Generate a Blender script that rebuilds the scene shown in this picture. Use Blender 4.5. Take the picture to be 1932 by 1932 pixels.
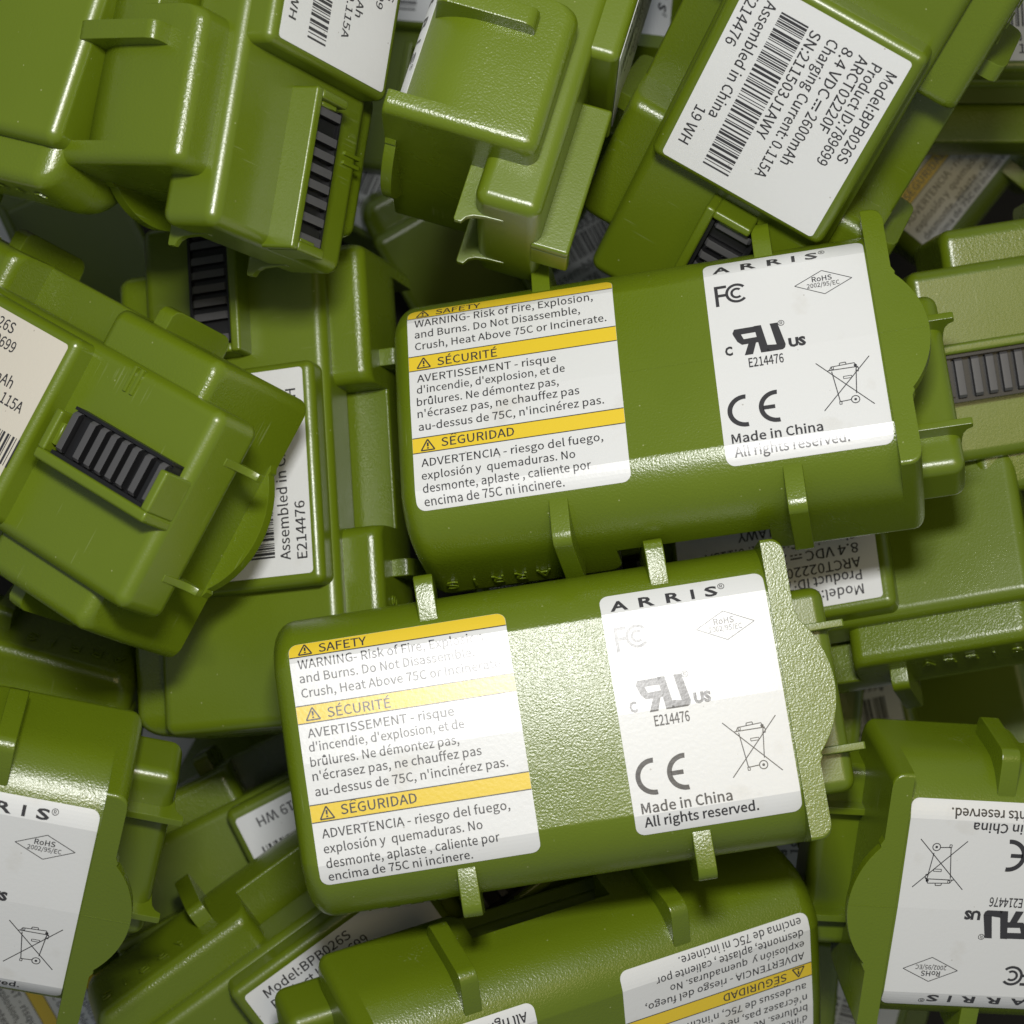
import bpy, bmesh, math, random, os
from mathutils import Vector, Matrix

for o in list(bpy.data.objects):
    bpy.data.objects.remove(o, do_unlink=True)
S = bpy.context.scene
COL = S.collection
MM = 0.001

# ------------------------------------------------------------------ camera
cam_d = bpy.data.cameras.new('camera')
cam = bpy.data.objects.new('camera', cam_d)
COL.objects.link(cam)
cam.location = (0, 0, 0.300)
cam_d.sensor_width = 36.0
cam_d.lens = 36.0 * 4200 / 1932
cam_d.clip_start = 0.01
cam_d.clip_end = 10
cam_d.dof.use_dof = True
cam_d.dof.focus_distance = 0.306
cam_d.dof.aperture_fstop = 32
S.camera = cam
S.render.resolution_x = S.render.resolution_y = 1024

# ------------------------------------------------------------------ light
w = bpy.data.worlds.new('World')
S.world = w
w.use_nodes = True
bg = w.node_tree.nodes['Background']
bg.inputs[0].default_value = (0.88, 0.94, 1.0, 1)
bg.inputs[1].default_value = 0.215


def area_light(name, loc, target, sx, sy, power, color):
    d = bpy.data.lights.new(name, 'AREA')
    d.shape = 'RECTANGLE'
    d.size, d.size_y = sx, sy
    d.energy = power
    d.color = color
    o = bpy.data.objects.new(name, d)
    COL.objects.link(o)
    o.location = loc
    o.rotation_euler = (Vector(target) - Vector(loc)).to_track_quat('-Z', 'Y').to_euler()
    return o


# the flash on top of the camera, and the dim warm lamp of the room
area_light('flash', (0.000, 0.092, 0.298), (0, 0, -0.01), 0.056, 0.034, 0.86, (1.0, 0.99, 0.965))
area_light('room_lamp', (0.186, 0.067, 0.597), (0.06, 0.02, -0.03), 0.20, 0.20, 0.42, (1.0, 0.78, 0.34))
S.view_settings.view_transform = 'Standard'
S.view_settings.look = 'None'
S.view_settings.exposure = 0.0
S.view_settings.gamma = 1.0


# ------------------------------------------------------------------ materials
def principled(name, color, rough, spec=0.5, coat=0.0):
    m = bpy.data.materials.new(name)
    m.use_nodes = True
    b = m.node_tree.nodes['Principled BSDF']
    b.inputs['Base Color'].default_value = (*color, 1)
    b.inputs['Roughness'].default_value = rough
    b.inputs['Specular IOR Level'].default_value = spec
    b.inputs['Coat Weight'].default_value = coat
    b.inputs['Coat Roughness'].default_value = 0.12
    return m


def node(nt, kind, **kw):
    n = nt.nodes.new(kind)
    for k, v in kw.items():
        setattr(n, k, v)
    return n


def green_plastic(name, grain, rough):
    """Moulded olive green plastic: leather grain, dust specks, faint scuffs."""
    m = principled(name, (0.118, 0.170, 0.011), rough, 0.75)
    nt = m.node_tree
    b = nt.nodes['Principled BSDF']
    tc = node(nt, 'ShaderNodeTexCoord')
    # every pack is moulded from the same green, a touch lighter or darker
    big = node(nt, 'ShaderNodeTexNoise')
    big.inputs['Scale'].default_value = 60
    big.inputs['Detail'].default_value = 4
    nt.links.new(tc.outputs['Object'], big.inputs['Vector'])
    mixc = node(nt, 'ShaderNodeMix', data_type='RGBA')
    mixc.inputs[6].default_value = (0.108, 0.158, 0.005, 1)
    mixc.inputs[7].default_value = (0.126, 0.178, 0.006, 1)
    nt.links.new(big.outputs['Fac'], mixc.inputs[0])
    # dust specks
    sp = node(nt, 'ShaderNodeTexVoronoi')
    sp.inputs['Scale'].default_value = 420
    nt.links.new(tc.outputs['Object'], sp.inputs['Vector'])
    rmp = node(nt, 'ShaderNodeMapRange')
    rmp.inputs['From Min'].default_value = 0.035
    rmp.inputs['From Max'].default_value = 0.055
    rmp.inputs['To Min'].default_value = 0.8
    rmp.inputs['To Max'].default_value = 0.0
    nt.links.new(sp.outputs['Distance'], rmp.inputs['Value'])
    keep = node(nt, 'ShaderNodeMath', operation='GREATER_THAN')
    keep.inputs[1].default_value = 0.35
    sep = node(nt, 'ShaderNodeSeparateColor')
    nt.links.new(sp.outputs['Color'], sep.inputs[0])
    nt.links.new(sep.outputs[0], keep.inputs[0])
    mul = node(nt, 'ShaderNodeMath', operation='MULTIPLY')
    nt.links.new(rmp.outputs[0], mul.inputs[0])
    nt.links.new(keep.outputs[0], mul.inputs[1])
    mixd = node(nt, 'ShaderNodeMix', data_type='RGBA')
    mixd.inputs[7].default_value = (0.33, 0.36, 0.16, 1)
    nt.links.new(mul.outputs[0], mixd.inputs[0])
    nt.links.new(mixc.outputs[2], mixd.inputs[6])
    # fine scratches from rubbing against each other
    mp = node(nt, 'ShaderNodeMapping')
    mp.inputs['Rotation'].default_value = (0.3, 0.5, 0.7)
    mp.inputs['Scale'].default_value = (2600, 70, 2600)
    nt.links.new(tc.outputs['Object'], mp.inputs['Vector'])
    sc = node(nt, 'ShaderNodeTexNoise')
    sc.inputs['Scale'].default_value = 1.0
    sc.inputs['Detail'].default_value = 1.5
    nt.links.new(mp.outputs[0], sc.inputs['Vector'])
    patch = node(nt, 'ShaderNodeTexNoise')
    patch.inputs['Scale'].default_value = 110
    nt.links.new(tc.outputs['Object'], patch.inputs['Vector'])
    both = node(nt, 'ShaderNodeMath', operation='MULTIPLY')
    nt.links.new(sc.outputs['Fac'], both.inputs[0])
    nt.links.new(patch.outputs['Fac'], both.inputs[1])
    cut = node(nt, 'ShaderNodeMapRange')
    cut.inputs['From Min'].default_value = 0.43
    cut.inputs['From Max'].default_value = 0.50
    cut.inputs['To Max'].default_value = 0.42
    nt.links.new(both.outputs[0], cut.inputs['Value'])
    mixs = node(nt, 'ShaderNodeMix', data_type='RGBA')
    mixs.inputs[7].default_value = (0.26, 0.31, 0.12, 1)
    nt.links.new(cut.outputs[0], mixs.inputs[0])
    nt.links.new(mixd.outputs[2], mixs.inputs[6])
    # each pack comes from its own batch: a touch lighter or darker
    at = node(nt, 'ShaderNodeAttribute', attribute_type='OBJECT', attribute_name='shade')
    hsv = node(nt, 'ShaderNodeHueSaturation')
    nt.links.new(at.outputs['Fac'], hsv.inputs['Value'])
    nt.links.new(mixs.outputs[2], hsv.inputs['Color'])
    nt.links.new(hsv.outputs[0], b.inputs['Base Color'])
    # roughness: rubbed patches
    rr = node(nt, 'ShaderNodeMapRange')
    rr.inputs['To Min'].default_value = rough - 0.06
    rr.inputs['To Max'].default_value = rough + 0.08
    nt.links.new(big.outputs['Fac'], rr.inputs['Value'])
    nt.links.new(rr.outputs[0], b.inputs['Roughness'])
    # leather grain
    gr = node(nt, 'ShaderNodeTexNoise')
    gr.inputs['Scale'].default_value = 3300
    gr.inputs['Detail'].default_value = 2.5
    gr.inputs['Roughness'].default_value = 0.55
    nt.links.new(tc.outputs['Object'], gr.inputs['Vector'])
    bp = node(nt, 'ShaderNodeBump')
    bp.inputs['Strength'].default_value = grain
    bp.inputs['Distance'].default_value = 0.00012
    nt.links.new(gr.outputs['Fac'], bp.inputs['Height'])
    # soft sink marks of the moulding
    wv = node(nt, 'ShaderNodeTexNoise')
    wv.inputs['Scale'].default_value = 130
    wv.inputs['Detail'].default_value = 1
    nt.links.new(tc.outputs['Object'], wv.inputs['Vector'])
    bp2 = node(nt, 'ShaderNodeBump')
    bp2.inputs['Strength'].default_value = 0.10
    bp2.inputs['Distance'].default_value = 0.0005
    nt.links.new(wv.outputs['Fac'], bp2.inputs['Height'])
    nt.links.new(bp.outputs[0], bp2.inputs['Normal'])
    nt.links.new(bp2.outputs[0], b.inputs['Normal'])
    return m


def sticker(name, color, rough=0.30, dirt=0.0):
    """Vinyl label or its ink: slight orange-peel so the flash breaks up."""
    m = principled(name, color, rough, 0.66)
    nt = m.node_tree
    b = nt.nodes['Principled BSDF']
    tc = node(nt, 'ShaderNodeTexCoord')
    gr = node(nt, 'ShaderNodeTexNoise')
    gr.inputs['Scale'].default_value = 1700
    gr.inputs['Detail'].default_value = 2
    nt.links.new(tc.outputs['Object'], gr.inputs['Vector'])
    bp = node(nt, 'ShaderNodeBump')
    bp.inputs['Strength'].default_value = 0.35
    bp.inputs['Distance'].default_value = 0.00004
    nt.links.new(gr.outputs['Fac'], bp.inputs['Height'])
    nt.links.new(bp.outputs[0], b.inputs['Normal'])
    if dirt:
        sp = node(nt, 'ShaderNodeTexVoronoi')
        sp.inputs['Scale'].default_value = 300
        nt.links.new(tc.outputs['Object'], sp.inputs['Vector'])
        rmp = node(nt, 'ShaderNodeMapRange')
        rmp.inputs['From Min'].default_value = 0.03
        rmp.inputs['From Max'].default_value = 0.05
        rmp.inputs['To Min'].default_value = 0.5
        rmp.inputs['To Max'].default_value = 0.0
        nt.links.new(sp.outputs['Distance'], rmp.inputs['Value'])
        sm = node(nt, 'ShaderNodeTexNoise')
        sm.inputs['Scale'].default_value = 90
        sm.inputs['Detail'].default_value = 5
        nt.links.new(tc.outputs['Object'], sm.inputs['Vector'])
        cl = node(nt, 'ShaderNodeMapRange')
        cl.inputs['From Min'].default_value = 0.62
        cl.inputs['From Max'].default_value = 0.80
        cl.inputs['To Max'].default_value = dirt
        nt.links.new(sm.outputs['Fac'], cl.inputs['Value'])
        m1 = node(nt, 'ShaderNodeMix', data_type='RGBA')
        m1.inputs[6].default_value = (*color, 1)
        m1.inputs[7].default_value = (0.50, 0.46, 0.38, 1)
        nt.links.new(cl.outputs[0], m1.inputs[0])
        m2 = node(nt, 'ShaderNodeMix', data_type='RGBA')
        m2.inputs[7].default_value = (0.25, 0.22, 0.17, 1)
        nt.links.new(rmp.outputs[0], m2.inputs[0])
        nt.links.new(m1.outputs[2], m2.inputs[6])
        nt.links.new(m2.outputs[2], b.inputs['Base Color'])
    return m


M_FRONT = green_plastic('green_plastic_grained', 0.45, 0.265)
M_BACK = green_plastic('green_plastic_smooth', 0.20, 0.31)
M_WHITE = sticker('label_vinyl', (0.735, 0.745, 0.745), 0.33, 0.55)
M_CREAM = sticker('aged_label_vinyl', (0.73, 0.68, 0.58), 0.33, 0.7)
M_YELLOW = sticker('label_yellow', (0.80, 0.58, 0.035), 0.31)
M_INK = sticker('label_ink', (0.042, 0.041, 0.045), 0.31)
M_BLACK = principled('black_connector_plastic', (0.010, 0.010, 0.011), 0.4)
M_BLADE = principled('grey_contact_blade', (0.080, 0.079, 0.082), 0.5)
M_FLOOR = principled('dark_box_board', (0.030, 0.026, 0.020), 0.8)

# ------------------------------------------------------------------ pack dimensions (mm)
L_BODY, HALF, CREASE = 71.0, 20.4, 13.6
Z_CREASE = -0.42
Z_SHELF, Z_BOX, Z_PAD, Z_GAP, Z_UNDER = -23.5, -27.2, -21.0, -13.5, -14.2
Y_BLK, X_END = 14.55, 77.4
PAD0, PAD1 = 28.4, 49.7
RIDGE = 68.05
A0 = math.radians(17)
SR = (HALF - CREASE) / (1 - math.sin(A0))
SCY = HALF - SR
SCZ = Z_CREASE - SR * math.cos(A0)


def face_point(s, h=0.0):
    """Point (y, z) on the front face at arc length s from the centre seam, h above it."""
    sg = 1 if s >= 0 else -1
    a = abs(s)
    slope = math.hypot(CREASE, Z_CREASE)
    if a <= slope:
        ang = math.atan2(-Z_CREASE, CREASE)
        y, z = CREASE * a / slope, Z_CREASE * a / slope
    else:
        ang = A0 + (a - slope) / SR
        y, z = SCY + SR * math.sin(ang), SCZ + SR * math.cos(ang)
    return sg * (y + h * math.sin(ang)), z + h * math.cos(ang)


# ------------------------------------------------------------------ mesh helpers
PROTO_MESHES = []


def finish(bm, name, mat, parent=None, angle=38, smooth=True):
    bmesh.ops.recalc_face_normals(bm, faces=bm.faces[:])
    for v in bm.verts:
        v.co *= MM
    me = bpy.data.meshes.new(name)
    bm.to_mesh(me)
    bm.free()
    me.materials.append(mat)
    if smooth:
        for p in me.polygons:
            p.use_smooth = True
        me.set_sharp_from_angle(angle=math.radians(angle))
    o = bpy.data.objects.new(name, me)
    COL.objects.link(o)
    o.parent = parent
    if smooth:
        md = o.modifiers.new('wn', 'WEIGHTED_NORMAL')
        md.keep_sharp = True
        PROTO_MESHES.append(o)
    return o


def add_box(bm, x0, x1, y0, y1, z0, z1, r=0.0, seg=3, keep=None):
    """A box with its edges rounded; keep(edge) picks which edges are rounded."""
    vs = [bm.verts.new((x, y, z)) for x in (x0, x1) for y in (y0, y1) for z in (z0, z1)]
    F = [(0, 1, 3, 2), (4, 6, 7, 5), (0, 4, 5, 1), (2, 3, 7, 6), (0, 2, 6, 4), (1, 5, 7, 3)]
    fs = [bm.faces.new([vs[i] for i in f]) for f in F]
    bmesh.ops.recalc_face_normals(bm, faces=fs)
    if r > 0:
        es = list({e for f in fs for e in f.edges})
        if keep:
            es = [e for e in es if keep(e)]
        bmesh.ops.bevel(bm, geom=es, offset=r, segments=seg, profile=0.5, affect='EDGES', clamp_overlap=True)


def add_prism(bm, pts, axis, a0, a1, r=0.0):
    """Polygon extruded along an axis. pts are (x,z) for axis y, (y,z) for axis x, (x,y) for axis z."""
    def mk(p, a):
        return {'x': (a, p[0], p[1]), 'y': (p[0], a, p[1]), 'z': (p[0], p[1], a)}[axis]
    A = [bm.verts.new(mk(p, a0)) for p in pts]
    B = [bm.verts.new(mk(p, a1)) for p in pts]
    n = len(pts)
    fs = [bm.faces.new(A), bm.faces.new(B[::-1])]
    for i in range(n):
        fs.append(bm.faces.new([A[i], A[(i + 1) % n], B[(i + 1) % n], B[i]]))
    bmesh.ops.recalc_face_normals(bm, faces=fs)
    if r > 0:
        es = [e for e in {e for f in fs[:2] for e in f.edges}]
        bmesh.ops.bevel(bm, geom=es, offset=r, segments=2, profile=0.5, affect='EDGES', clamp_overlap=True)


# ------------------------------------------------------------------ front shell
def shell_loop(dy, dt, zb, ridge):
    """Closed (y,z) loop of the front half: dy, dt = inset of the sides and of the top."""
    half = []
    rb = 1.9
    yo = HALF - dy
    half.append((10.0, zb))
    if zb < Z_GAP - 0.01:
        half.append((14.0, zb))
        cyb = 20.2 - dy - rb
        for k in range(5):
            a = k * math.pi / 8
            half.append((cyb + rb * math.sin(a), zb + rb * (1 - math.cos(a))))
    else:
        half.append((14.0, zb))
        for k in range(5):
            half.append((yo - 0.4 + 0.1 * k, zb + 0.1 * k * k / 4))
    half.append((yo, -11.2))
    if ridge:
        for k in range(9):
            a = math.pi / 2 * (1 - k / 8)
            half.append((yo - 0.5 + 0.5 * math.sin(a), -0.25 - dt + 0.5 * math.cos(a)))
        half.append((CREASE, 0.25 - dt))
    else:
        for k in range(9):
            a = math.pi / 2 + (A0 - math.pi / 2) * k / 8
            half.append((SCY + SR * math.sin(a) - dy * math.sin(a), SCZ + SR * math.cos(a) - dt * math.cos(a)))
        half.append((CREASE - 0.4 - dy * 0.2, Z_CREASE - dt))
    half.append((6.8, (0.25 if ridge else Z_CREASE / 2) - dt))
    top = [(0.0, (0.25 if ridge else 0.0) - dt)]
    return half + top + [(-y, z) for y, z in reversed(half)]


def build_front_shell(parent):
    secs = []
    r = 3.2
    for k in range(7):                       # rounded closed end
        a = k * math.pi / 12
        i = r * (1 - math.sin(a))
        secs.append((0.35 + r * (1 - math.cos(a)), i * 1.25, i, Z_PAD + i * 0.8, False))
    rr = 2.0
    for k in range(6):
        a = k * math.pi / 10
        secs.append((PAD0 - rr + rr * math.sin(a), 0, 0, Z_PAD + rr * (1 - math.cos(a)), False))
    secs.append((PAD0 + 0.01, 0, 0, Z_GAP, False))
    secs.append((PAD1 - 0.01, 0, 0, Z_GAP, False))
    for k in range(6):
        a = math.pi / 2 - k * math.pi / 10
        secs.append((PAD1 + rr - rr * math.sin(a), 0, 0, Z_PAD + rr * (1 - math.cos(a)), False))
    secs.append((RIDGE, 0, 0, Z_PAD, False))
    secs.append((RIDGE + 0.02, 0, 0, Z_PAD, True))
    re = 1.7
    for k in range(6):
        a = k * math.pi / 10
        i = re * (1 - math.cos(a))
        secs.append((L_BODY - re + re * math.sin(a), i, 0.0, Z_PAD + i, True))
    bm = bmesh.new()
    prev = None
    for x, dy, dt, zb, rd in secs:
        loop = [bm.verts.new((x, y, z)) for y, z in shell_loop(dy, dt, zb, rd)]
        if prev:
            n = len(loop)
            for i in range(n):
                j = (i + 1) % n
                bm.faces.new([prev[i], prev[j], loop[j], loop[i]])
        else:
            bm.faces.new(loop)
        prev = loop
    bm.faces.new(prev[::-1])
    return finish(bm, 'front_shell', M_FRONT, parent, 32)


def build_pack():
    root = bpy.data.objects.new('battery_pack', None)
    COL.objects.link(root)
    root.empty_display_size = 0.01
    shell = build_front_shell(root)
    # centre seam: the mould's parting line, a hair proud
    bm = bmesh.new()
    add_box(bm, 3.2, RIDGE, -0.07, 0.07, -0.3, 0.035)
    add_box(bm, RIDGE + 0.1, 74.6, -0.07, 0.07, -0.9, 0.285)
    finish(bm, 'parting_line', M_FRONT, shell, smooth=False)
    # embossed maker's letters on both flanks near the closed end
    for side in (-1, 1):
        bm = bmesh.new()
        for i, ch in enumerate('ARRIS'):
            tv, tf = glyphs(ch, None, 1.9)
            wd = max(v[0] for v in tv)
            cx = (4.0 + 3.3 * i) if side > 0 else (17.6 - 3.3 * i)
            vs = []
            for (x, y) in tv:
                vs.append(bm.verts.new((cx + (x - wd / 2) * 1.3 * side, side * 20.36, -15.6 - y)))
            fs = []
            for f in tf:
                try:
                    fs.append(bm.faces.new([vs[q] for q in f]))
                except ValueError:
                    pass
            ex = bmesh.ops.extrude_face_region(bm, geom=fs)
            for g in ex['geom']:
                if isinstance(g, bmesh.types.BMVert):
                    g.co.y += side * 0.22
        finish(bm, 'embossed_letters', M_FRONT, shell, smooth=False)
    # locking ribs, two on each flank
    for side in (-1, 1):
        for xc in (22.2, 54.0):
            pts = [(15.6, -2.9), (16.7, -2.15), (21.7, -2.5), (22.6, -2.8), (23.15, -3.4), (23.35, -4.2),
                   (23.35, -14.6), (23.0, -15.6), (22.2, -16.1), (20.0, -16.1), (19.0, -8.0)]
            bm = bmesh.new()
            add_prism(bm, [(side * y, z) for y, z in pts], 'x', xc - 1.33, xc + 1.33, 0.22)
            finish(bm, 'locking_rib', M_FRONT, root, 40)
    # thumb tab: a round plate on the front side of the connector end
    pts = [(70.9, -10.6), (71.1, -10.2), (71.45, -9.5)]
    R = (9.1 ** 2 + 3.5 ** 2) / (2 * 3.5)
    cx = 74.8 - R
    am = math.asin(9.1 / R)
    pts += [(cx + R * math.cos(a), R * math.sin(a)) for a in [(-am + 2 * am * k / 22) for k in range(23)]]
    pts += [(71.45, 9.5), (71.1, 10.2), (70.9, 10.6)]
    bm = bmesh.new()
    add_prism(bm, pts, 'z', -1.35, 0.245, 0.12)
    finish(bm, 'thumb_tab', M_FRONT, root, 40)
    # back block that carries the connector
    bm = bmesh.new()
    add_box(bm, 0.0, X_END, -Y_BLK, Y_BLK, Z_SHELF, Z_UNDER, 1.8, 5)
    back = finish(bm, 'back_block', M_BACK, root, 30)
    bm = bmesh.new()
    add_box(bm, 60.4, 61.0, -14.2, -10.4, Z_SHELF - 0.35, Z_SHELF + 0.6, 0.15, 2)
    add_box(bm, 61.7, 62.3, -14.2, -10.4, Z_SHELF - 0.35, Z_SHELF + 0.6, 0.15, 2)
    finish(bm, 'guide_ribs', M_BACK, back)
    # raised label box
    bm = bmesh.new()
    add_box(bm, 19.7, 52.7, -13.75, 13.75, Z_BOX, Z_SHELF + 2.0, 1.35, 5)
    finish(bm, 'label_box', M_BACK, root, 30)
    # fins that brace the thumb tab
    for side in (-1, 1):
        y = side * 8.65
        bm = bmesh.new()
        pts = [(70.0, Z_UNDER - 0.4), (70.0, -11.9), (78.9, -11.9), (79.15, -12.1), (79.15, -13.0), (78.35, -13.5),
               (77.85, -14.4), (77.62, -16.0), (77.5, -18.5), (76.2, -19.0), (76.2, Z_UNDER - 0.4)]
        add_prism(bm, pts, 'y', y - 0.55, y + 0.55, 0.16)
        finish(bm, 'end_fin', M_BACK, root, 40)
    # connector housing: wall, two end caps, black comb
    bm = bmesh.new()
    rk = lambda e: max(v.co.z for v in e.verts) < Z_BOX - 0.3 or (abs(e.verts[0].co.z - e.verts[1].co.z) > 1)
    zt = -27.75
    add_box(bm, 55.2, X_END + 0.02, 1.35, 2.9, zt, Z_SHELF + 1.0, 0.45, 3, rk)
    add_box(bm, 55.2, 56.55, -4.4, 1.5, zt + 0.02, Z_SHELF + 1.0, 0.4, 3, rk)
    add_box(bm, 75.95, X_END + 0.01, -4.4, 1.5, zt + 0.02, Z_SHELF + 1.0, 0.4, 3, rk)
    add_box(bm, 56.5, 57.2, -3.0, 0.2, zt + 0.9, Z_SHELF + 1.0, 0.1, 1)
    add_box(bm, 75.4, 76.0, -3.0, 0.2, zt + 0.9, Z_SHELF + 1.0, 0.1, 1)
    house = finish(bm, 'connector_housing', M_BACK, root, 40)
    bm = bmesh.new()
    add_box(bm, 56.6, 75.9, -5.4, 1.34, -25.3, Z_SHELF + 0.5)
    add_box(bm, 57.22, 75.38, 0.85, 1.36, -26.9, Z_SHELF + 0.5)
    add_box(bm, 56.6, 75.9, -5.7, -5.25, -25.9, Z_SHELF + 0.5)
    add_box(bm, 73.4, 75.85, -4.8, 1.0, -26.0, Z_SHELF + 0.5)
    add_box(bm, 58.5, 60.4, -4.8, 1.0, -25.6, Z_SHELF + 0.5)
    finish(bm, 'comb_base', M_BLACK, house, smooth=False)
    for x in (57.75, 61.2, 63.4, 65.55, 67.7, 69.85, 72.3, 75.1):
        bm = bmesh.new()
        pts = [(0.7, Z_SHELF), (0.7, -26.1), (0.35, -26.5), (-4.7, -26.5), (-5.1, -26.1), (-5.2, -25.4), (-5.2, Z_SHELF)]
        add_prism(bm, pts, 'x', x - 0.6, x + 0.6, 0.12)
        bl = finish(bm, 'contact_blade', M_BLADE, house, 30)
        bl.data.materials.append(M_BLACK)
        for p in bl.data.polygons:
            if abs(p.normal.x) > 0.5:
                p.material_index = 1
    build_labels(root)
    return root


# ------------------------------------------------------------------ print
FONT = None
try:
    FONT = bpy.data.fonts.load(os.path.join(bpy.utils.system_resource('DATAFILES', path='fonts'), 'Noto Sans CJK Regular.woff2'))
except Exception:
    FONT = None
_cache = {}


def raw_glyphs(body, bold=0.0, space=1.0):
    key = (body, bold, space)
    if key in _cache:
        return _cache[key]
    c = bpy.data.curves.new('print', 'FONT')
    c.body = body
    if FONT and bold < 0.012:
        c.font = FONT
    c.offset = bold
    c.space_character = space
    c.resolution_u = 2
    o = bpy.data.objects.new('print', c)
    COL.objects.link(o)
    bpy.context.view_layer.update()
    me = bpy.data.meshes.new_from_object(o.evaluated_get(bpy.context.evaluated_depsgraph_get()))
    vs = [(v.co.x, v.co.y) for v in me.vertices]
    fs = [tuple(p.vertices) for p in me.polygons]
    bpy.data.objects.remove(o, do_unlink=True)
    bpy.data.curves.remove(c)
    bpy.data.meshes.remove(me)
    _cache[key] = (vs, fs)
    return vs, fs


def glyphs(body, width, cap, bold=0.0, space=1.0):
    """Vertices and faces of a line of type: baseline at 0, left edge at 0, capitals cap mm high."""
    vs, fs = raw_glyphs(body, bold, space)
    hv, _ = raw_glyphs('H', bold)
    hh = max(v[1] for v in hv) - min(v[1] for v in hv)
    x0 = min(v[0] for v in vs)
    x1 = max(v[0] for v in vs)
    sy = cap / hh
    sx = width / (x1 - x0) if width else sy
    return [((x - x0) * sx, y * sy) for x, y in vs], fs


class Sheet:
    """Flat print in label coordinates: u to the right, v down, in mm."""

    def __init__(self):
        self.bm = bmesh.new()

    def poly(self, pts):
        try:
            self.bm.faces.new([self.bm.verts.new((u, -v, 0)) for u, v in pts])
        except ValueError:
            pass

    def text(self, body, u, v, u1, cap, bold=0.0, space=1.0):
        vs, fs = glyphs(body, (u1 - u) if u1 else None, cap, bold, space)
        bv = [self.bm.verts.new((u + x, -v + y, 0)) for x, y in vs]
        for f in fs:
            try:
                self.bm.faces.new([bv[i] for i in f])
            except ValueError:
                pass

    def rect(self, u0, v0, u1, v1):
        self.poly([(u0, v0), (u1, v0), (u1, v1), (u0, v1)])

    def line(self, a, b, t):
        d = Vector((b[0] - a[0], b[1] - a[1]))
        if d.length < 1e-6:
            return
        d.normalize()
        n = Vector((-d.y, d.x)) * t / 2
        self.poly([(a[0] + n.x, a[1] + n.y), (b[0] + n.x, b[1] + n.y), (b[0] - n.x, b[1] - n.y), (a[0] - n.x, a[1] - n.y)])

    def path(self, pts, t, close=False):
        for a, b in zip(pts, pts[1:] + (pts[:1] if close else [])):
            self.line(a, b, t)

    def arc(self, cu, cv, r, t, a0, a1, n=20, sx=1.0):
        for k in range(n):
            p = [math.radians(a0 + (a1 - a0) * q / n) for q in (k, k + 1)]
            self.poly([(cu + sx * (r - t / 2) * math.cos(p[0]), cv + (r - t / 2) * math.sin(p[0])),
                       (cu + sx * (r + t / 2) * math.cos(p[0]), cv + (r + t / 2) * math.sin(p[0])),
                       (cu + sx * (r + t / 2) * math.cos(p[1]), cv + (r + t / 2) * math.sin(p[1])),
                       (cu + sx * (r - t / 2) * math.cos(p[1]), cv + (r - t / 2) * math.sin(p[1]))])

    def rounded(self, u0, v0, u1, v1, r, corners=(1, 1, 1, 1)):
        pts = []
        for (cu, cv, a, on) in ((u0 + r, v0 + r, 180, corners[0]), (u1 - r, v0 + r, 270, corners[1]),
                                (u1 - r, v1 - r, 0, corners[2]), (u0 + r, v1 - r, 90, corners[3])):
            if on:
                for k in range(7):
                    t = math.radians(a + 15 * k)
                    pts.append((cu + r * math.cos(t), cv + r * math.sin(t)))
            else:
                t = math.radians(a + 45)
                pts.append((cu + math.copysign(r, math.cos(t)), cv + math.copysign(r, math.sin(t))))
        self.poly(pts)

    def done(self, name, mat, parent, wrap, h, skirt=False):
        bm = self.bm
        if wrap == 'front':
            cuts = [0.0, 13.607, -13.607, 12.0, -12.0] + [s * (13.607 + 0.55 * k) for k in range(1, 6) for s in (1, -1)]
            for s in cuts:
                bmesh.ops.bisect_plane(bm, geom=bm.verts[:] + bm.edges[:] + bm.faces[:], dist=1e-5,
                                       plane_co=(0, -(16.45 - s), 0), plane_no=(0, 1, 0))
        if skirt:
            be = [e for e in bm.edges if e.is_boundary]
            ex = bmesh.ops.extrude_edge_only(bm, edges=be)
            for g in ex['geom']:
                if isinstance(g, bmesh.types.BMVert):
                    g.co.z = -1
        for v in bm.verts:
            u, d = v.co.x, -v.co.y
            hh = 0.004 if v.co.z < -0.5 else h
            if wrap[:5] == 'front':
                y, z = face_point(16.45 - d, hh)
                v.co = (v_off[wrap] + u, y, z)
            else:
                v.co = (21.3 + u, -12.1 + d, Z_BOX - hh)
        for v in bm.verts:
            v.co *= MM
        me = bpy.data.meshes.new(name)
        bm.to_mesh(me)
        bm.free()
        me.materials.append(mat)
        o = bpy.data.objects.new(name, me)
        COL.objects.link(o)
        o.parent = parent
        return o


v_off = {'front': 2.9}
H_LAB, H_BAND, H_INK = 0.07, 0.085, 0.10


def warn_triangle(sh, u, v, s=1.0):
    sh.path([(u, v), (u + 1.9 * s, v), (u + 0.95 * s, v - 1.65 * s)], 0.2, True)
    sh.path([(u + .95 * s, v - 1.15 * s), (u + .95 * s, v - .55 * s)], 0.26)
    sh.path([(u + .95 * s, v - .42 * s), (u + .95 * s, v - .2 * s)], 0.26)


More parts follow.
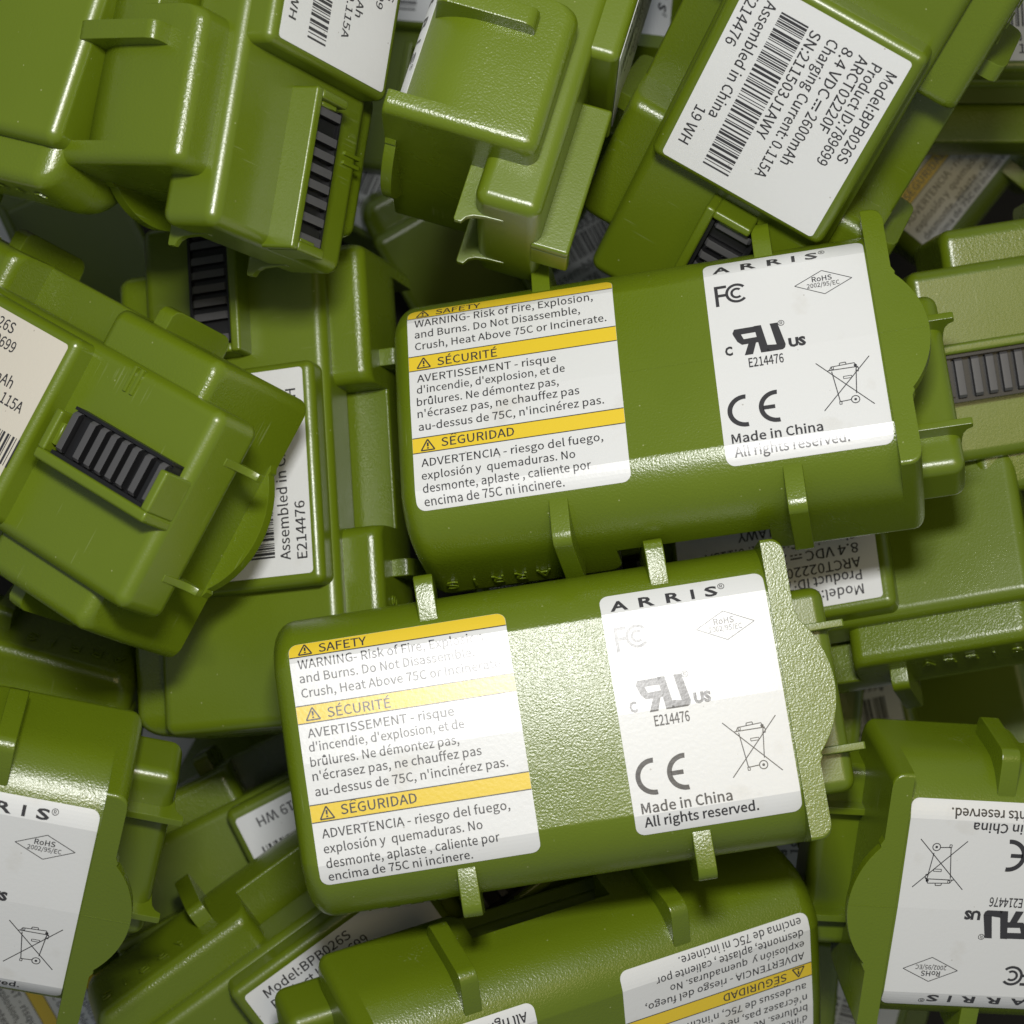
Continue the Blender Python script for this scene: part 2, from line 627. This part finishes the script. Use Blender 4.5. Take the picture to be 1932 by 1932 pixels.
def build_labels(root):
    # --- warning label
    v_off['front'] = 2.9
    sh = Sheet(); sh.rounded(0, 0, 29.6, 32.9, 1.25)
    lab = sh.done('warning_label', M_WHITE, root, 'front', H_LAB, True)
    for i, (a, b) in enumerate(((0.03, 2.05), (8.68, 11.08), (21.98, 24.32))):
        sh = Sheet()
        if i == 0:
            sh.rounded(0.03, a, 29.57, b, 1.22, (1, 1, 0, 0))
        else:
            sh.rect(0.02, a, 29.58, b)
        sh.done('yellow_band', M_YELLOW, lab, 'front', H_BAND)
    sh = Sheet()
    for v in (2.05, 8.68, 11.08, 21.98, 24.32):
        sh.rect(0.02, v - 0.07, 29.58, v + 0.07)
    for body, u, v, u1, cap in (
            ('WARNING- Risk of Fire, Explosion,', 1.05, 3.72, 26.75, 1.22),
            ('and Burns. Do Not Disassemble,', 1.02, 5.60, 24.8, 1.22),
            ('Crush, Heat Above 75C or Incinerate.', 1.0, 7.60, 28.4, 1.22),
            ('AVERTISSEMENT - risque', 1.1, 13.05, 20.9, 1.22),
            ("d'incendie, d'explosion, et de", 1.0, 14.9, 22.0, 1.22),
            ('brûlures. Ne démontez pas,', 0.95, 16.9, 21.0, 1.22),
            ("n'écrasez pas, ne chauffez pas", 0.95, 18.8, 23.75, 1.22),
            ("au-dessus de 75C, n'incinérez pas.", 1.0, 20.85, 27.0, 1.22),
            ('ADVERTENCIA - riesgo del fuego,', 1.1, 26.5, 26.4, 1.22),
            ('explosión y  quemaduras. No', 1.04, 28.5, 22.4, 1.22),
            ('desmonte, aplaste , caliente por', 1.1, 30.45, 24.4, 1.22),
            ('encima de 75C ni incinere.', 1.1, 32.28, 20.5, 1.22)):
        sh.text(body, u, v, u1, cap, 0.003)
    for body, u, v, u1 in (('SAFETY', 4.08, 1.72, 10.6), ('SÉCURITÉ', 4.1, 10.68, 12.66), ('SEGURIDAD', 4.05, 23.74, 14.3)):
        sh.text(body, u, v, u1, 1.34, 0.004)
    sh.path([(5.45, 22.22), (5.85, 21.98 + 0.02), (6.25, 22.22)], 0.10)
    warn_triangle(sh, 1.3, 1.75, 0.95)
    warn_triangle(sh, 1.2, 10.7)
    warn_triangle(sh, 1.2, 24.0)
    sh.done('lettering', M_INK, lab, 'front', H_INK)

    # --- approval label
    v_off['front'] = 45.4
    sh = Sheet(); sh.rounded(0, 0, 22.4, 32.9, 1.25)
    lab = sh.done('approval_label', M_WHITE, root, 'front', H_LAB, True)
    sh = Sheet()
    for ch, a, b in (('A', 1.3, 3.75), ('R', 5.25, 7.4), ('R', 8.95, 11.05), ('I', 12.38, 12.85), ('S', 14.25, 16.0)):
        sh.text(ch, a, 2.5, b, 1.5, 0.030)
    sh.arc(16.6, 1.25, 0.42, 0.09, 0, 360, 16)
    sh.text('R', 16.42, 1.5, 16.8, 0.5, 0.004)
    # diamond
    sh.path([(12.3, 6.7), (16.25, 4.75), (20.2, 6.7), (16.25, 8.68)], 0.11, True)
    sh.text('RoHS', 14.75, 6.45, 17.5, 0.85, 0.006)
    sh.text('2002/95/EC', 13.95, 7.4, 18.45, 0.72, 0.004)
    sh.text('E214476', 4.7, 18.65, 9.45, 1.45, 0.006)
    sh.text('C', 1.7, 16.35, 2.75, 1.5, 0.045)
    sh.text('US', 10.4, 16.4, 12.75, 1.5, 0.06)
    sh.arc(9.75, 12.35, 0.42, 0.09, 0, 360, 16)
    sh.text('R', 9.57, 12.6, 9.95, 0.5, 0.004)
    sh.text('Made in China', 1.1, 29.87, 13.35, 1.42, 0.007)
    sh.text('All rights reserved.', 1.22, 31.75, 16.65, 1.42, 0.007)
    sh.done('lettering', M_INK, lab, 'front', H_INK)
    sh = Sheet()
    # F and double C
    sh.rect(1.25, 4.75, 1.72, 8.15)
    sh.rect(1.72, 4.75, 2.95, 5.2)
    sh.rect(1.72, 6.15, 2.75, 6.6)
    sh.arc(4.3, 6.3, 1.40, 0.40, 42, 318, 22)
    sh.arc(4.3, 6.3, 0.72, 0.36, 48, 312, 14)
    # recognised component mark
    for pts in ([(3.0, 12.9), (3.3, 12.3), (6.6, 12.25), (6.75, 13.2), (4.15, 13.25), (3.1, 13.3)],
                [(3.1, 13.28), (4.15, 13.25), (4.45, 14.1), (3.55, 14.4)],
                [(3.55, 14.38), (4.45, 14.08), (6.9, 14.0), (7.05, 14.9), (4.1, 14.95)],
                [(6.0, 12.2), (7.0, 12.2), (7.7, 16.65), (6.55, 16.65)],
                [(5.0, 14.9), (6.05, 14.9), (5.45, 16.7), (4.3, 16.7)],
                [(8.2, 12.2), (9.25, 12.2), (10.0, 15.9), (8.8, 15.9)],
                [(7.3, 15.55), (10.0, 15.85), (9.85, 16.4), (9.5, 16.65), (7.4, 16.66)]):
        sh.poly(pts)
    # conformity mark
    sh.arc(3.45, 25.15, 2.13, 0.66, 84, 276, 24)
    sh.arc(7.7, 25.15, 2.13, 0.66, 84, 276, 24)
    sh.rect(5.75, 24.85, 7.45, 25.45)
    # crossed-out bin
    for a, b in (((13.6, 19.6), (20.55, 27.0)), ((20.8, 19.65), (13.85, 27.0)), ((15.55, 21.2), (16.1, 25.9)),
                 ((18.85, 21.2), (18.4, 25.0)), ((16.1, 25.95), (17.6, 25.85)), ((15.05, 21.0), (19.15, 21.0))):
        sh.line(a, b, 0.13)
    sh.path([(15.3, 20.95), (15.55, 20.5), (18.7, 20.35), (18.95, 20.95)], 0.12)
    sh.path([(16.7, 20.4), (16.75, 20.1), (17.55, 20.05), (17.6, 20.35)], 0.12)
    sh.path([(17.0, 22.2), (18.1, 22.2), (18.1, 22.55), (17.0, 22.55)], 0.10, True)
    sh.path([(18.85, 21.1), (19.15, 21.15), (19.1, 21.7), (18.75, 21.7)], 0.10, True)
    sh.path([(16.0, 25.9), (16.3, 25.9), (16.3, 26.35), (16.0, 26.35)], 0.10, True)
    sh.path([(15.6, 20.5), (15.85, 20.5), (15.85, 20.9), (15.6, 20.9)], 0.10, True)
    sh.arc(18.15, 25.9, 0.55, 0.13, 0, 360, 18)
    sh.arc(18.15, 25.9, 0.10, 0.20, 0, 360, 8)
    sh.arc(18.8, 20.75, 0.12, 0.22, 0, 360, 8)
    sh.done('approval_marks', M_INK, lab, 'front', H_INK)

    # --- serial label on the back box
    sh = Sheet(); sh.rounded(0, 0, 30.3, 24.2, 0.6)
    lab = sh.done('serial_label', M_WHITE, root, 'back', H_LAB, True)
    sh = Sheet()
    for body, u, v, u1 in (('Model:BPB026S', 2.7, 2.5, 17.8), ('Product ID:789699', 2.7, 4.75, 19.6), ('ARCT02220F', 2.6, 6.75, 15.1),
                           ('8.4 VDC', 2.65, 9.05, 10.7), ('2600mAh', 13.5, 9.05, 22.3),
                           ('Charging Current: 0.115A', 2.65, 11.3, 26.0), ('SN:211503J1AWY', 2.8, 13.85, 20.6),
                           ('Assembled in China', 2.2, 20.85, 21.4), ('E214476', 2.2, 23.45, 10.6), ('19 WH', 20.9, 22.95, 27.2)):
        sh.text(body, u, v, u1, 1.58, 0.004)
    sh.rect(11.2, 8.05, 13.0, 8.3)
    for k in range(3):
        sh.rect(11.2 + 0.68 * k, 8.6, 11.64 + 0.68 * k, 8.85)
    sh.done('lettering', M_INK, lab, 'back', H_INK)
    sh = Sheet()
    rnd = random.Random(7)
    u = 2.7
    while u < 28.4:
        t = rnd.choice((0.14, 0.14, 0.28, 0.42))
        sh.rect(u, 14.35, min(u + t, 28.55), 18.45)
        u += t + rnd.choice((0.14, 0.17, 0.28, 0.42))
    sh.done('barcode', M_INK, lab, 'back', H_INK)


def copy_tree(o, parent=None):
    c = o.copy()
    COL.objects.link(c)
    if parent:
        c.parent = parent
    for ch in KIDS.get(o.name, []):
        copy_tree(ch, c)
    return c


# ------------------------------------------------------------------ surface underneath
bm = bmesh.new()
add_box(bm, -400, 400, -400, 400, -133, -128)
floor = finish(bm, 'table_surface', M_FLOOR, smooth=False)
floor['kind'] = 'structure'

proto = build_pack()
# bake the weighted normals so that every copy can share the meshes
bpy.context.view_layer.update()
dg = bpy.context.evaluated_depsgraph_get()
for o in PROTO_MESHES:
    me = bpy.data.meshes.new_from_object(o.evaluated_get(dg), preserve_all_data_layers=True, depsgraph=dg)
    old = o.data
    o.modifiers.clear()
    o.data = me
    me.name = old.name + '_baked'
KIDS = {}
for o in bpy.data.objects:
    if o.parent:
        KIDS.setdefault(o.parent.name, []).append(o)

# ------------------------------------------------------------------ the pile
# each entry: label, local x axis, local front normal, position of the local point (36, 0, -12), all in mm
PACKS = [
    ('topmost pack at the centre, flash glare washing out the print on both its labels',
     (0.9880, 0.1538, -0.0120), (-0.0118, 0.1526, 0.9882), (5.03, -30.48, -9.47)),
    ('pack lying just above the central glaring one, its warning and approval labels both crisp',
     (0.9808, 0.1409, 0.1350), (-0.1851, 0.4532, 0.8720), (20.53, 14.18, -16.10)),
    ('pack cut off by the left edge, approval label face up, thumb tab pointing right',
     (0.9648, -0.2079, -0.1608), (0.0419, -0.4822, 0.8751), (-89.09, -41.25, -2.76)),
    ('pack at lower right, approval label upside down, round thumb tab pointing left',
     (-0.9944, 0.0631, 0.0848), (0.0611, -0.3118, 0.9482), (84.88, -53.70, -26.68)),
    ('pack cut off by the bottom edge, its warning label upside down, below the central pack',
     (-0.9259, -0.2413, 0.2907), (0.3690, -0.4116, 0.8333), (9.17, -75.37, -27.49)),
    ('pack under the central one at lower left, embossed letters on its upper flank',
     (0.8087, 0.5742, -0.1279), (-0.2992, 0.2142, -0.9298), (-25.97, -69.15, -47.80)),
    ('pack at the left edge with a black comb connector facing up beside its label',
     (0.7476, -0.4026, 0.5281), (0.4690, -0.2429, -0.8491), (-69.66, 14.05, -19.91)),
    ('pack near the top left with its comb connector facing right, label cut by the top',
     (-0.1533, -0.9854, 0.0741), (-0.8491, 0.0930, -0.5200), (-34.67, 76.82, -8.17)),
    ('bare pack filling the top left corner, smooth green back without any label in view',
     (-0.8870, 0.2558, -0.3843), (0.3517, -0.1648, -0.9215), (-83.40, 69.15, -15.41)),
    ('pack standing on its side at top centre, one flank rib facing up',
     (-0.2900, -0.9342, 0.2077), (-0.9570, 0.2837, -0.0601), (4.60, 77.85, -18.65)),
    ('pack at upper right with its whole serial label and long barcode in view',
     (-0.3523, -0.6732, -0.6501), (0.3579, 0.5449, -0.7582), (42.36, 63.30, -13.76)),
    ('pack under three others left of centre, narrow strip of its serial label showing',
     (-0.0688, 0.9858, -0.1529), (0.2966, -0.1262, -0.9466), (-36.66, 2.59, -39.55)),
    ('pack at the right edge with the first serial label lines upside down',
     (-0.9424, -0.1812, -0.2813), (0.3270, -0.3211, -0.8888), (44.97, -8.53, -49.60)),
    ('pack at the right edge with a yellowish sheen and comb blades pointing down',
     (-0.9877, -0.1564, 0.0000), (0.0000, 0.0000, -1.0000), (101.47, 27.54, -41.50)),
    ('pack in the top right corner, only the end of its serial label showing',
     (1.0000, 0.0000, 0.0000), (0.0000, -0.2079, -0.9781), (73.42, 79.59, -66.66)),
    ('pack at the left edge with no label showing, wedged below the upward facing comb',
     (-0.9659, 0.2588, 0.0000), (0.1094, 0.4082, -0.9063), (-94.34, -29.83, -46.69)),
    ('deep pack left of the centre with only an upside down corner of its label showing',
     (-0.8910, -0.4540, 0.0000), (0.0000, 0.0000, -1.0000), (-24.61, -52.31, -67.20)),
    ('deep green flank without a label, between the central pack and the lower right pack',
     (0.0872, 0.9962, 0.0000), (0.0000, 0.0000, -1.0000), (34.92, -60.27, -73.50)),
    ('deep blurred pack below the right-facing comb, only a white label corner showing',
     (0.8529, -0.4924, 0.1736), (0.3267, 0.2439, -0.9131), (-22.55, 67.97, -112.12)),
    ('deep pack in the gap right of the pack on its side, approval label end showing',
     (-0.0998, -0.8130, 0.5736), (0.0699, 0.5693, 0.8192), (11.84, 98.10, -89.25)),
    ('deep blurred pack at the right edge with a yellow and white striped label showing',
     (0.6097, 0.7803, 0.1392), (-0.0305, -0.1523, 0.9879), (79.50, 81.44, -85.37)),
    ('shadowed pack in the bottom left corner, yellow striped label half covered',
     (0.5000, -0.8660, 0.0000), (0.0000, 0.0000, 1.0000), (-76.14, -98.64, -81.40)),
    ('deep pack at the bottom edge, beside the upside down warning label',
     (0.2588, 0.9659, 0.0000), (0.0000, 0.0000, -1.0000), (53.81, -88.95, -100.20)),
    ('shadowed pack deep in the narrow gap between the two central packs',
     (0.9848, 0.1736, 0.0000), (0.0000, 0.0000, 1.0000), (27.42, 2.78, -73.40)),
    ('dark pack deep in the hollow between the top left pack and the upward facing comb',
     (-0.8975, -0.4185, 0.1392), (-0.0201, -0.2763, -0.9609), (-96.31, 30.45, -91.15)),
    ('dark pack deep under the lower right pack with the upside down approval label',
     (-0.9077, -0.2432, -0.3420), (0.3832, -0.1478, -0.9118), (60.72, -43.37, -103.72)),
    ('dark pack deep in the hollow left of the glaring central pack',
     (-0.8660, 0.5000, 0.0000), (-0.1040, -0.1801, 0.9781), (-44.11, -38.35, -103.74)),
    ('dark pack deep behind the pack standing on its side, left of it',
     (-0.1736, -0.9848, 0.0000), (0.4006, -0.0706, -0.9135), (-6.36, 99.44, -100.51)),
    ('dark pack deep in the hollow below the pack standing on its side',
     (0.8660, 0.5000, 0.0000), (-0.1378, 0.2387, -0.9613), (11.80, 56.41, -107.05)),
]
for i, (label, xa, za, c) in enumerate(PACKS):
    x = Vector(xa).normalized()
    z = Vector(za)
    z = (z - x * z.dot(x)).normalized()
    y = z.cross(x)
    Rm = Matrix((x, y, z)).transposed()
    T = Vector(c) - Rm @ Vector((36, 0, -12))
    o = proto if i == 0 else copy_tree(proto)
    o.matrix_world = Matrix.Translation(T * MM) @ Rm.to_4x4()
    o['label'] = label
    o['category'] = 'battery pack'
    o['group'] = 'green battery packs heaped in a pile'
    sv = 1.0 + 0.07 * math.sin(2.3 * i + 0.5)
    for p in o.children_recursive:
        p['shade'] = sv

# hand-applied labels never sit quite alike; one pack carries an older, cream label printed further along
rj = random.Random(11)
for o in [o for o in bpy.data.objects if o.name.split('.')[0] == 'battery_pack']:
    for p in o.children:
        kind = p.name.split('.')[0]
        if kind in ('warning_label', 'approval_label'):
            p.location.x += rj.uniform(-0.22, 0.22) * MM
        elif kind == 'serial_label':
            p.location.x += rj.uniform(-0.12, 0.12) * MM
            p.location.y += rj.uniform(-0.2, 0.2) * MM
            if o['label'].startswith('pack at the left edge with a black comb'):
                p.data = p.data.copy()
                p.data.materials[0] = M_CREAM
                for q in p.children:
                    q.location.x += 2.2 * MM
